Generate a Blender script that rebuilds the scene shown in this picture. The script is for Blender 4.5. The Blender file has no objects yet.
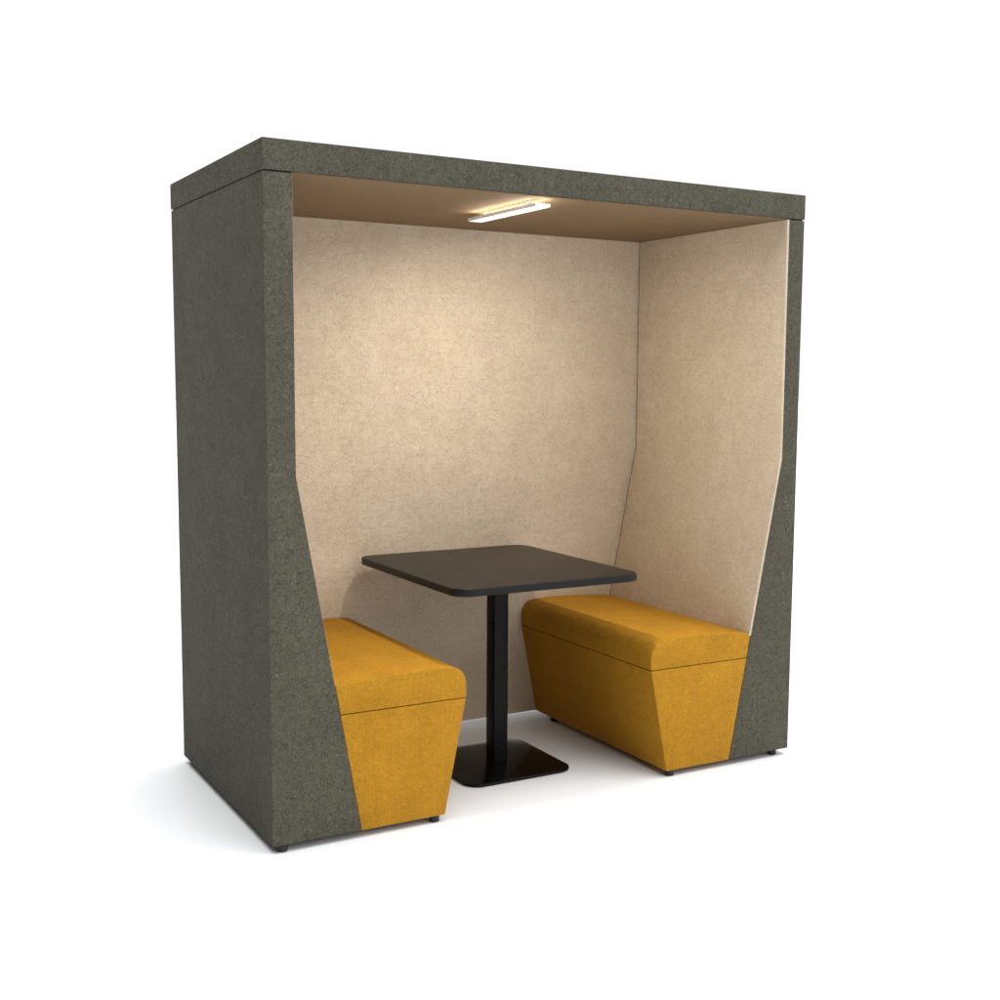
import bpy, bmesh, math
from mathutils import Vector, Matrix

sc = bpy.context.scene
COL = sc.collection

# ------------------------------------------------------------------ helpers
def link(o, parent=None):
    COL.objects.link(o)
    if parent is not None:
        o.parent = parent
    return o

def thing(name, label, cat, loc=(0, 0, 0), group=None):
    o = bpy.data.objects.new(name, None)
    o.empty_display_size = .1
    link(o)
    o.location = loc
    o['label'] = label
    o['category'] = cat
    if group:
        o['group'] = group
    return o

def mesh(name, bm, mat, parent=None, smooth=None, loc=(0, 0, 0)):
    bmesh.ops.recalc_face_normals(bm, faces=bm.faces)
    me = bpy.data.meshes.new(name)
    bm.to_mesh(me)
    bm.free()
    me.materials.append(mat)
    o = bpy.data.objects.new(name, me)
    link(o, parent)
    o.location = loc
    if smooth is not None:
        for p in me.polygons:
            p.use_smooth = True
        me.set_sharp_from_angle(angle=math.radians(smooth))
    return o

def bevel_all(bm, w, seg=3, ang=20):
    es = [e for e in bm.edges if len(e.link_faces) == 2
          and e.calc_face_angle(0) > math.radians(ang)]
    bmesh.ops.bevel(bm, geom=es, offset=w, segments=seg, profile=.5, affect='EDGES')

def prism(pts, axis, a, b, bev=0, seg=3, ang=20):
    """Extrude a closed 2-D outline: axis 'y' takes (x, z) points, axis 'z' takes (x, y)."""
    bm = bmesh.new()
    mk = (lambda p, t: (p[0], t, p[1])) if axis == 'y' else (lambda p, t: (p[0], p[1], t))
    va = [bm.verts.new(mk(p, a)) for p in pts]
    vb = [bm.verts.new(mk(p, b)) for p in pts]
    n = len(pts)
    bm.faces.new(va)
    bm.faces.new(vb[::-1])
    for i in range(n):
        bm.faces.new((va[i], vb[i], vb[(i + 1) % n], va[(i + 1) % n]))
    bmesh.ops.recalc_face_normals(bm, faces=bm.faces)
    if bev:
        bevel_all(bm, bev, seg, ang)
    return bm

def box(x0, x1, y0, y1, z0, z1, bev=0, seg=3):
    return prism([(x0, y0), (x1, y0), (x1, y1), (x0, y1)], 'z', z0, z1, bev, seg)

def rrect(cx, cy, hx, hy, r, n=10):
    pts = []
    for sx, sy, a0 in ((1, 1, 0), (-1, 1, 90), (-1, -1, 180), (1, -1, 270)):
        for i in range(n + 1):
            a = math.radians(a0 + 90 * i / n)
            pts.append((cx + sx * (hx - r) + r * math.cos(a), cy + sy * (hy - r) + r * math.sin(a)))
    return pts

# ---------------------------------------------------------------- materials
class NT:
    def __init__(s, name):
        s.m = bpy.data.materials.new(name)
        s.m.use_nodes = True
        s.t = s.m.node_tree
        s.b = s.t.nodes['Principled BSDF']
    def n(s, kind, **kw):
        x = s.t.nodes.new(kind)
        for k, v in kw.items():
            if k.startswith('i_'):
                x.inputs[k[2:].replace('_', ' ')].default_value = v
            else:
                setattr(x, k, v)
        return x
    def l(s, a, b):
        s.t.links.new(a, b)
    def math(s, op, a, b=None, clamp=False):
        x = s.n('ShaderNodeMath', operation=op, use_clamp=clamp)
        for i, v in enumerate((a, b)):
            if v is None:
                continue
            if isinstance(v, (int, float)):
                x.inputs[i].default_value = v
            else:
                s.l(v, x.inputs[i])
        return x.outputs[0]
    def ramp(s, fac, stops):
        x = s.n('ShaderNodeValToRGB')
        e = x.color_ramp.elements
        while len(e) < len(stops):
            e.new(.5)
        for k, (p, c) in zip(e, stops):
            k.position = p
            k.color = (*c, 1) if len(c) == 3 else c
        s.l(fac, x.inputs[0])
        return x.outputs[0]
    def mix(s, fac, a, b, mode='MIX'):
        x = s.n('ShaderNodeMix', data_type='RGBA', blend_type=mode)
        if isinstance(fac, (int, float)):
            x.inputs[0].default_value = fac
        else:
            s.l(fac, x.inputs[0])
        for i, v in ((6, a), (7, b)):
            if isinstance(v, tuple):
                x.inputs[i].default_value = (*v, 1)
            else:
                s.l(v, x.inputs[i])
        return x.outputs[2]

def fabric(name, base, light, dark, worm_scale, worm_amt, worm_w, mottle, streak, bump, fine=380, sheen=.0, rough=.9, wormdark=0., grain_amt=.3, relief=.002, wrinkle=0.):
    t = NT(name)
    co = t.n('ShaderNodeTexCoord').outputs['Object']
    def noise(scale, detail=2, dist=0., rough_=.5, vec=co):
        x = t.n('ShaderNodeTexNoise')
        x.inputs['Scale'].default_value = scale
        x.inputs['Detail'].default_value = detail
        x.inputs['Roughness'].default_value = rough_
        x.inputs['Distortion'].default_value = dist
        t.l(vec, x.inputs['Vector'])
        return x.outputs['Fac']
    # felted fibres: thin wandering loops
    wn = noise(worm_scale, 1.5, 1.2)
    d = t.math('ABSOLUTE', t.math('SUBTRACT', wn, .5))
    worm = t.math('SUBTRACT', 1, t.math('DIVIDE', d, worm_w), clamp=True)
    gate = t.ramp(noise(worm_scale * .6, 2), [(.34, (0, 0, 0)), (.55, (1, 1, 1))])
    worm = t.math('MULTIPLY', worm, gate)
    grain = noise(fine, 2, 0, .7)
    mid = noise(worm_scale * 2.2, 3, .5, .65)
    patch = noise(4.5, 4, .4, .6)
    # weave streaks along the height and along the width
    def stretch(sx, sy, sz):
        mp = t.n('ShaderNodeMapping')
        mp.inputs['Scale'].default_value = (sx, sy, sz)
        t.l(co, mp.inputs['Vector'])
        return mp.outputs[0]
    s1 = noise(1, 2, 0, .6, stretch(150, 150, 5))
    s2 = noise(1, 2, 0, .6, stretch(5, 5, 150))
    streaks = t.math('MULTIPLY', t.math('ADD', s1, s2), .5)
    def band(v, amt):          # 1 +- amt
        return t.math('ADD', 1, t.math('MULTIPLY', t.math('SUBTRACT', v, .5), amt))
    f = t.math('MULTIPLY', band(patch, mottle), band(streaks, streak))
    f = t.math('MULTIPLY', f, band(mid, mottle * 1.2))
    f = t.math('MULTIPLY', f, band(grain, grain_amt))
    cmb = t.n('ShaderNodeCombineColor')
    for i in range(3):
        t.l(f, cmb.inputs[i])
    c = t.mix(t.ramp(noise(7, 3, .3), [(.35, (0, 0, 0)), (.68, (1, 1, 1))]), base, tuple(.8 * a + .2 * b for a, b in zip(base, dark)))
    c = t.mix(1, c, cmb.outputs[0], 'MULTIPLY')
    c = t.mix(t.math('MULTIPLY', worm, worm_amt), c, light)
    if wormdark:
        w2 = noise(worm_scale * 1.15, 1.5, 1.4)
        d2 = t.math('ABSOLUTE', t.math('SUBTRACT', w2, .47))
        k = t.math('MULTIPLY', t.math('SUBTRACT', 1, t.math('DIVIDE', d2, worm_w), clamp=True), wormdark)
        c = t.mix(k, c, dark)
    t.l(c, t.b.inputs['Base Color'])
    t.b.inputs['Roughness'].default_value = rough
    t.b.inputs['Specular IOR Level'].default_value = .2
    t.b.inputs['Sheen Weight'].default_value = sheen
    t.b.inputs['Sheen Roughness'].default_value = .6
    h = t.math('ADD', t.math('MULTIPLY', worm, 1.3), t.math('MULTIPLY', mid, .7))
    h = t.math('ADD', h, t.math('MULTIPLY', grain, .12))
    h = t.math('ADD', h, t.math('MULTIPLY', streaks, .25))
    bp = t.n('ShaderNodeBump')
    bp.inputs['Strength'].default_value = bump
    bp.inputs['Distance'].default_value = relief
    if wrinkle:      # slow unevenness of the stretched cloth
        h = t.math('ADD', h, t.math('MULTIPLY', noise(11, 3, .8, .55), wrinkle))
    t.l(h, bp.inputs['Height'])
    t.l(bp.outputs[0], t.b.inputs['Normal'])
    return t.m

def plain(name, col, rough, spec=.5, var=.08, scale=12, bump=0., metallic=0):
    t = NT(name)
    co = t.n('ShaderNodeTexCoord').outputs['Object']
    nz = t.n('ShaderNodeTexNoise')
    nz.inputs['Scale'].default_value = scale
    nz.inputs['Detail'].default_value = 4
    t.l(co, nz.inputs['Vector'])
    c = t.ramp(nz.outputs['Fac'], [(.3, tuple(v * (1 - var) for v in col)), (.7, tuple(v * (1 + var) for v in col))])
    t.l(c, t.b.inputs['Base Color'])
    r = t.math('ADD', rough, t.math('MULTIPLY', t.math('SUBTRACT', nz.outputs['Fac'], .5), rough * .25))
    t.l(r, t.b.inputs['Roughness'])
    t.b.inputs['Specular IOR Level'].default_value = spec
    t.b.inputs['Metallic'].default_value = metallic
    if bump:
        n2 = t.n('ShaderNodeTexNoise')
        n2.inputs['Scale'].default_value = 700
        t.l(co, n2.inputs['Vector'])
        bp = t.n('ShaderNodeBump')
        bp.inputs['Strength'].default_value = bump
        bp.inputs['Distance'].default_value = .001
        t.l(n2.outputs['Fac'], bp.inputs['Height'])
        t.l(bp.outputs[0], t.b.inputs['Normal'])
    return t.m

GREEN = fabric('olive_grey_felt', (.091, .085, .062), (.23, .22, .17), (.032, .030, .021),
               52, .62, .042, .26, .45, 1.0, wormdark=.62, grain_amt=1.5, relief=.0035, wrinkle=1.3)
BEIGE = fabric('beige_felt', (.555, .468, .358), (.70, .61, .48), (.34, .235, .155),
               54, .42, .045, .055, .28, .65, wormdark=.42, grain_amt=.6, relief=.0022, wrinkle=1.2)
CEIL_SHADED = fabric('beige_ceiling_felt_shaded', (.205, .140, .080), (.25, .175, .10), (.16, .105, .06),
              55, .1, .035, .12, .10, .12, wormdark=.1)  # beige lining darkened to brown: dim ceiling shade put into the colour
YELLOW = fabric('mustard_wool', (.425, .205, .0125), (.55, .29, .028), (.21, .098, .006),
               72, .25, .045, .18, .5, .6, wormdark=.45, grain_amt=.8, relief=.003, wrinkle=1.2)
TOPM = plain('dark_satin_laminate', (.0145, .0115, .0098), .36, .12, .06, 9, .04)
EDGEM = plain('black_edge_band', (.008, .0076, .0076), .40, .16, .05, 9)
METAL = plain('black_powder_coated_steel', (.005, .0045, .0045), .28, .09, .1, 20)
BASEM = plain('gloss_black_steel', (.004, .0035, .0035), .16, .14, .1, 20)
RUBBER = plain('black_plastic', (.010, .010, .010), .5, .4)
SHADOWGAP = plain('black_gap_shade', (.008, .008, .007), .9, .1)  # black that stands in for the shade inside the gaps
HOUSING = plain('white_powder_coated_aluminium', (.80, .80, .80), .4)
FLOORM = plain('white_studio_floor', (.845, .853, .862), .55, .25, .006, 3)

t = NT('warm_white_lamp_diffuser')
t.b.inputs['Base Color'].default_value = (.9, .9, .9, 1)
t.b.inputs['Emission Color'].default_value = (1, .955, .90, 1)
t.b.inputs['Emission Strength'].default_value = .92
DIFF = t.m

# ---------------------------------------------------------------- dimensions
W, D, H = 2.044, 1.015, 2.10       # pod outside
ZR, ZB = 2.012, .025               # underside of the roof, underside of the walls
ZK = 1.139                         # height of the kink in the side walls
TL, TR, TB = .0885, .0730, .288    # wall thickness above the kink (left, right) and at the foot
DI = .920                          # face of the back lining
LIN = .0115                        # lining thickness
ZS = .401                          # seat seam
ZW = .492                          # seat top at the wall

def inner(tt, z, tb=TB):           # thickness of a side wall at height z
    return tt if z >= ZK else tt + (tb - tt) * (ZK - z) / (ZK - ZB)

# ------------------------------------------------------------------ setting
fl = mesh('floor', box(-60, 60, -60, 60, -.05, 0), FLOORM)
fl['kind'] = 'structure'

# ---------------------------------------------------------------- the pod
pod = thing('meeting_booth', 'large olive grey felt booth with beige lining, open at the front',
            'booth', (W / 2, D / 2, 0))
O = (-W / 2, -D / 2, 0)

def pod_part(name, bm, mat, parent=None, smooth=30):
    return mesh(name, bm, mat, pod if parent is None else parent, smooth, O if parent is None else (0, 0, 0))

ztop = ZR - .0038
left = prism([(0, ZB), (TB, ZB), (TL, ZK), (TL, ztop), (0, ztop)], 'y', 0, D, .0028)
pl = pod_part('side_wall', left, GREEN)
right = prism([(W, ZB), (W - TB, ZB), (W - TR, ZK), (W - TR, ztop), (W, ztop)], 'y', 0, D, .0028)
pr = pod_part('side_wall', right, GREEN)
# black filler in the roof gap, paints its shadow line and stops light leaks
pod_part('gap_shade_strip', box(.007, TL - .004, .007, D - .007, ztop - .004, ZR + .004), SHADOWGAP)
pod_part('gap_shade_strip', box(W - TR + .004, W - .007, .004, D - .007, ztop - .004, ZR + .004), SHADOWGAP)
# linings on the side walls
ZL0 = ZW - .009
lp = [(inner(TL, ZL0) + .0006, ZL0), (TL + .0006, ZK), (TL + .0006, ZR - .004),
      (TL + .003, ZR - .004), (TL + .003, ZK), (inner(TL, ZL0) + .003, ZL0)]
pod_part('side_lining', prism(lp, 'y', .010, DI - .004, 0), BEIGE)
rp = [(W - inner(TR, ZL0) - .0006, ZL0), (W - TR - .0006, ZK), (W - TR - .0006, ZR - .004),
      (W - TR - LIN, ZR - .004), (W - TR - LIN, ZK), (W - inner(TR, ZL0) - LIN, ZL0)]
pod_part('side_lining', prism(rp, 'y', -.001, DI - .0065, .0015, 2), BEIGE)
# black strip painting the shade of the gap between side and back lining
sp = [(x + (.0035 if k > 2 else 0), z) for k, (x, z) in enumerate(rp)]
pod_part('corner_gap_shade', prism(sp, 'y', DI - .0062, DI - .0003), SHADOWGAP)
# back wall and its lining
g = .001
bp_ = [(TB + g, ZB), (W - TB - g, ZB), (W - TR - g, ZK), (W - TR - g, ztop), (TL + g, ztop), (TL + g, ZK)]
bq_ = [(inner(TL, .075) + g, .075), (W - inner(TR, .075) - g, .075)] + bp_[2:]
pod_part('back_wall', prism(bq_, 'y', DI + LIN + .001, D, .002), GREEN)
pod_part('back_lining', prism([(x, z) for x, z in bp_], 'y', DI, DI + LIN, 0), BEIGE)
# roof
pod_part('roof', box(-.0015, W + .0015, -.0015, D + .0015, ZR, H, .0035), GREEN)
pod_part('ceiling_lining', box(TL + .001, W - TR - .001, .010, DI + .003, ZR - .003, ZR - .0005), CEIL_SHADED)

def foot_bm(x, y, top=ZB, r=.0165):
    pts = [(x + r * math.cos(a), y + r * math.sin(a)) for a in [i * math.tau / 28 for i in range(28)]]
    bm = prism(pts, 'z', 0.0005, top + .002, .0025, 2, 50)
    return bm
for x, y in ((.037, .022), (W - .052, .032), (.033, D - .03), (W - .05, D - .03)):
    pod_part('foot', foot_bm(x, y), RUBBER, smooth=40)

# ---------------------------------------------------------------- benches
YB0, YB1 = .001, DI - .002
def bench(side, label):
    tt = TL + .003 if side < 0 else TR + LIN
    def wall(z):
        return inner(TL, z) + (.0035 if z > ZL0 else 0) if side < 0 else inner(TR, z, TB) + .001 + (LIN if z > ZL0 - .002 else 0)
    X = (lambda x: x) if side < 0 else (lambda x: W - x)
    cx = X(.43)
    b = thing('bench', label, 'bench', (cx, .45, 0), 'upholstered benches inside the booth')
    L = (-cx, -.45, 0)
    base = [(wall(ZB) + .0006, ZB - .0015), (.577, ZB - .0015), (.6525, ZS - .0012), (wall(ZS - .04) + .002 - .03, ZS - .0012)]
    base[-1] = (inner(TL if side < 0 else TR, ZS) + .0006, ZS - .0012)
    mesh('base', prism([(X(x), z) for x, z in base], 'y', YB0, YB1, .002, 3), YELLOW, b, 30, L)
    # thin dark seam just inside the joint
    seam = [(inner(TL if side < 0 else TR, ZS) + .006, ZS - .004), (.648, ZS - .004), (.648, ZS + .004), (inner(TL if side < 0 else TR, ZS) + .006, ZS + .004)]
    mesh('seam', prism([(X(x), z) for x, z in seam], 'y', YB0 + .003, YB1 - .003), SEAM, b, None, L)
    # domed cushion
    xw = wall(ZW)
    top = [(.6535, ZS + .0012), (.6545, .440), (.6530, .456), (.6490, .4700), (.6420, .4835), (.6320, .4945),
           (.6180, .5015), (.5980, .5055), (.560, .5080), (.515, .5088), (.47, .5086), (.42, .5072), (.36, .5042), (.29, .4995), (xw, ZW)]
    # smooth the outline
    pts = top
    out = [(inner(TL if side < 0 else TR, ZS) + .0006, ZS + .0012)]
    for i in range(len(pts) - 1):
        p0 = pts[max(i - 1, 0)]; p1 = pts[i]; p2 = pts[i + 1]; p3 = pts[min(i + 2, len(pts) - 1)]
        for k in range(3):
            u = k / 3
            out.append(tuple(.5 * (2 * p1[j] + (p2[j] - p0[j]) * u + (2 * p0[j] - 5 * p1[j] + 4 * p2[j] - p3[j]) * u * u
                                   + (3 * p1[j] - p0[j] - 3 * p2[j] + p3[j]) * u ** 3) for j in (0, 1)))
    out.append(pts[-1])
    out.append((wall(ZL0 - .005) + .0004, ZL0 - .004))
    bm = prism([(X(x), z) for x, z in out], 'y', YB0, YB1, .0025, 3, 45)
    mesh('seat_cushion', bm, YELLOW, b, 40, L)
    for y in (.022, .82):
        mesh('foot', foot_bm(X(.548), y), RUBBER, b, 40, L)
    mesh('underframe', prism([(X(x), z) for x, z in ((.31, ZB - .006), (.545, ZB - .006), (.545, ZB), (.31, ZB))], 'y', .03, YB1 - .01), RUBBER, b, None, L)
    return b
SEAM = plain('dark_mustard_seam_thread', (.045, .020, .003), .9, .1)
bench(-1, 'mustard yellow bench on the left, with its seat partly behind the booth wall')
bench(1, 'mustard yellow bench on the right, its long inner side in full view')

# ---------------------------------------------------------------- table
table = thing('table', 'square black pedestal table with rounded corners between the two mustard benches', 'table', (1.012, .452, 0))
L = (-1.012, -.452, 0)
ZT = .7474
tt_ = mesh('tabletop', prism(rrect(1.008, .4615, .368, .424, .062, 12), 'z', ZT - .027, ZT, .0045, 3, 50), TOPM, table, 40, L)
tt_.data.materials.append(EDGEM)
for p in tt_.data.polygons:
    if p.normal.z < .3:
        p.material_index = 1
mesh('column', prism(rrect(1.022, .460, .031, .031, .007, 5), 'z', .009, ZT - .0265), METAL, table, 40, L)
mesh('base_plate', prism(rrect(1.004, .446, .219, .219, .062, 12), 'z', .0005, .011, .003, 3, 50), BASEM, table, 40, L)

# ---------------------------------------------------------------- ceiling light
lamp = thing('ceiling_light', 'slim white linear lamp glowing warm under the ceiling of the booth', 'light', (.943, .264, ZR - .003))
L = (-.943, -.264, -(ZR - .003))
X0, X1, Y0, Y1, ZL = .914, .972, .030, .498, 1.9805
for ya, yb in ((.11, .14), (.39, .42)):
    mesh('mount', box(.936, .950, ya, yb, ZL + .007, ZR - .0035), HOUSING, lamp, 30, L)
hb = box(X0, X1, Y0, Y1, ZL + .0006, ZL + .0075)
for b in ((X0, X0 + .002, Y0, Y1), (X1 - .002, X1, Y0, Y1), (X0 + .002, X1 - .002, Y0, Y0 + .002), (X0 + .002, X1 - .002, Y1 - .002, Y1)):  # raised lips added to hide the glow lamps
    tmp = bpy.data.meshes.new('lip')
    lb = box(*b, ZL + .0075, ZL + .0108)
    lb.to_mesh(tmp); lb.free()
    hb.from_mesh(tmp); bpy.data.meshes.remove(tmp)
bmesh.ops.remove_doubles(hb, verts=hb.verts, dist=.0001)
mesh('housing', hb, HOUSING, lamp, None, L)
mesh('diffuser', box(X0 + .005, X1 - .005, Y0 + .005, Y1 - .005, ZL - .0006, ZL + .003, .0006, 2), DIFF, lamp, 30, L)

# ------------------------------------------------------------------ light
def area(name, sx, sy, power, loc, rot, spread):
    ld = bpy.data.lights.new(name, 'AREA')
    ld.shape = 'RECTANGLE'
    ld.size, ld.size_y = sx, sy
    ld.energy = power
    ld.color = (1, .92, .78)
    ld.spread = math.radians(spread)
    lo = bpy.data.objects.new(name, ld)
    COL.objects.link(lo)
    lo.parent = lamp
    lo.location = loc
    lo.rotation_euler = rot
# the lamp's light: down through the diffuser; hidden lamps added for the ceiling glow
area('downlight', .045, .24, 17.0, (.002, -.075, ZL - .0025 - (ZR - .003)), (0, math.radians(-8), 0), 180)
hp = math.pi / 2
zc = ZL + .0092 - (ZR - .003)
area('hidden_glow_side', 0.0045, .43, .6, (-.010, 0, zc), (0, hp, 0), 180)
area('hidden_glow_side', 0.005, 0.43, 1.2, (.010, 0, zc), (0, -hp, 0), 180)
area('hidden_glow_end', .030, .005, .04, (0, -.215, zc), (-hp, 0, 0), 180)
w = bpy.data.worlds.new('World')
sc.world = w
w.use_nodes = True
nt = w.node_tree
bg = nt.nodes['Background']
tc = nt.nodes.new('ShaderNodeTexCoord')
def dotp(v):
    x = nt.nodes.new('ShaderNodeVectorMath'); x.operation = 'DOT_PRODUCT'
    nt.links.new(tc.outputs['Generated'], x.inputs[0]); x.inputs[1].default_value = v
    return x.outputs['Value']
def mp(v, a, b, c, d):
    x = nt.nodes.new('ShaderNodeMapRange'); x.interpolation_type = 'SMOOTHSTEP'
    x.inputs[1].default_value = a; x.inputs[2].default_value = b; x.inputs[3].default_value = c; x.inputs[4].default_value = d
    nt.links.new(v, x.inputs[0]); return x.outputs[0]
def add(a, b):
    x = nt.nodes.new('ShaderNodeMath'); x.operation = 'ADD'
    nt.links.new(a, x.inputs[0])
    if isinstance(b, float): x.inputs[1].default_value = b
    else: nt.links.new(b, x.inputs[1])
    return x.outputs[0]
backdrop = mp(dotp((.40, .917, 0)), .42, .70, 0, 1.0)          # bright white backdrop behind the booth
top = mp(dotp((0, 0, 1)), .78, .98, 0, 5.0)                  # overhead glow added to whiten the floor
front = mp(dotp((.45, -.68, .58)), .55, .95, 0, 2.05)          # weaker light from the camera's side
tot = add(add(add(backdrop, top), front), .06)
nt.links.new(tot, bg.inputs['Strength'])
bg.inputs['Color'].default_value = (1, 1, 1, 1)

# ------------------------------------------------------------------ camera
cam = bpy.data.cameras.new('camera')
co = bpy.data.objects.new('camera', cam)
COL.objects.link(co)
yaw, pit, rol = -.526, -.1095, .0075
f = Vector((-math.sin(yaw) * math.cos(pit), math.cos(yaw) * math.cos(pit), math.sin(pit)))
r0 = Vector((math.cos(yaw), math.sin(yaw), 0))
u0 = r0.cross(f)
r = math.cos(rol) * r0 + math.sin(rol) * u0
u = -math.sin(rol) * r0 + math.cos(rol) * u0
M = Matrix(((r.x, u.x, -f.x), (r.y, u.y, -f.y), (r.z, u.z, -f.z))).to_4x4()
M.translation = (-1.1197, -3.3984, 1.4349)
co.matrix_world = M
cam.sensor_width = 36
cam.lens = 36 * 1.21195
cam.shift_x = -.02128
cam.shift_y = .00964
cam.clip_start = .05
cam.clip_end = 500
sc.camera = co

# ------------------------------------------------------------------ output
sc.view_settings.view_transform = 'Standard'
sc.view_settings.look = 'None'
sc.view_settings.exposure = 0
sc.view_settings.gamma = 1
sc.view_settings.use_curve_mapping = False
sc.cycles.use_denoising = True
sc.cycles.max_bounces = 10
sc.cycles.diffuse_bounces = 6
sc.cycles.sample_clamp_indirect = 6
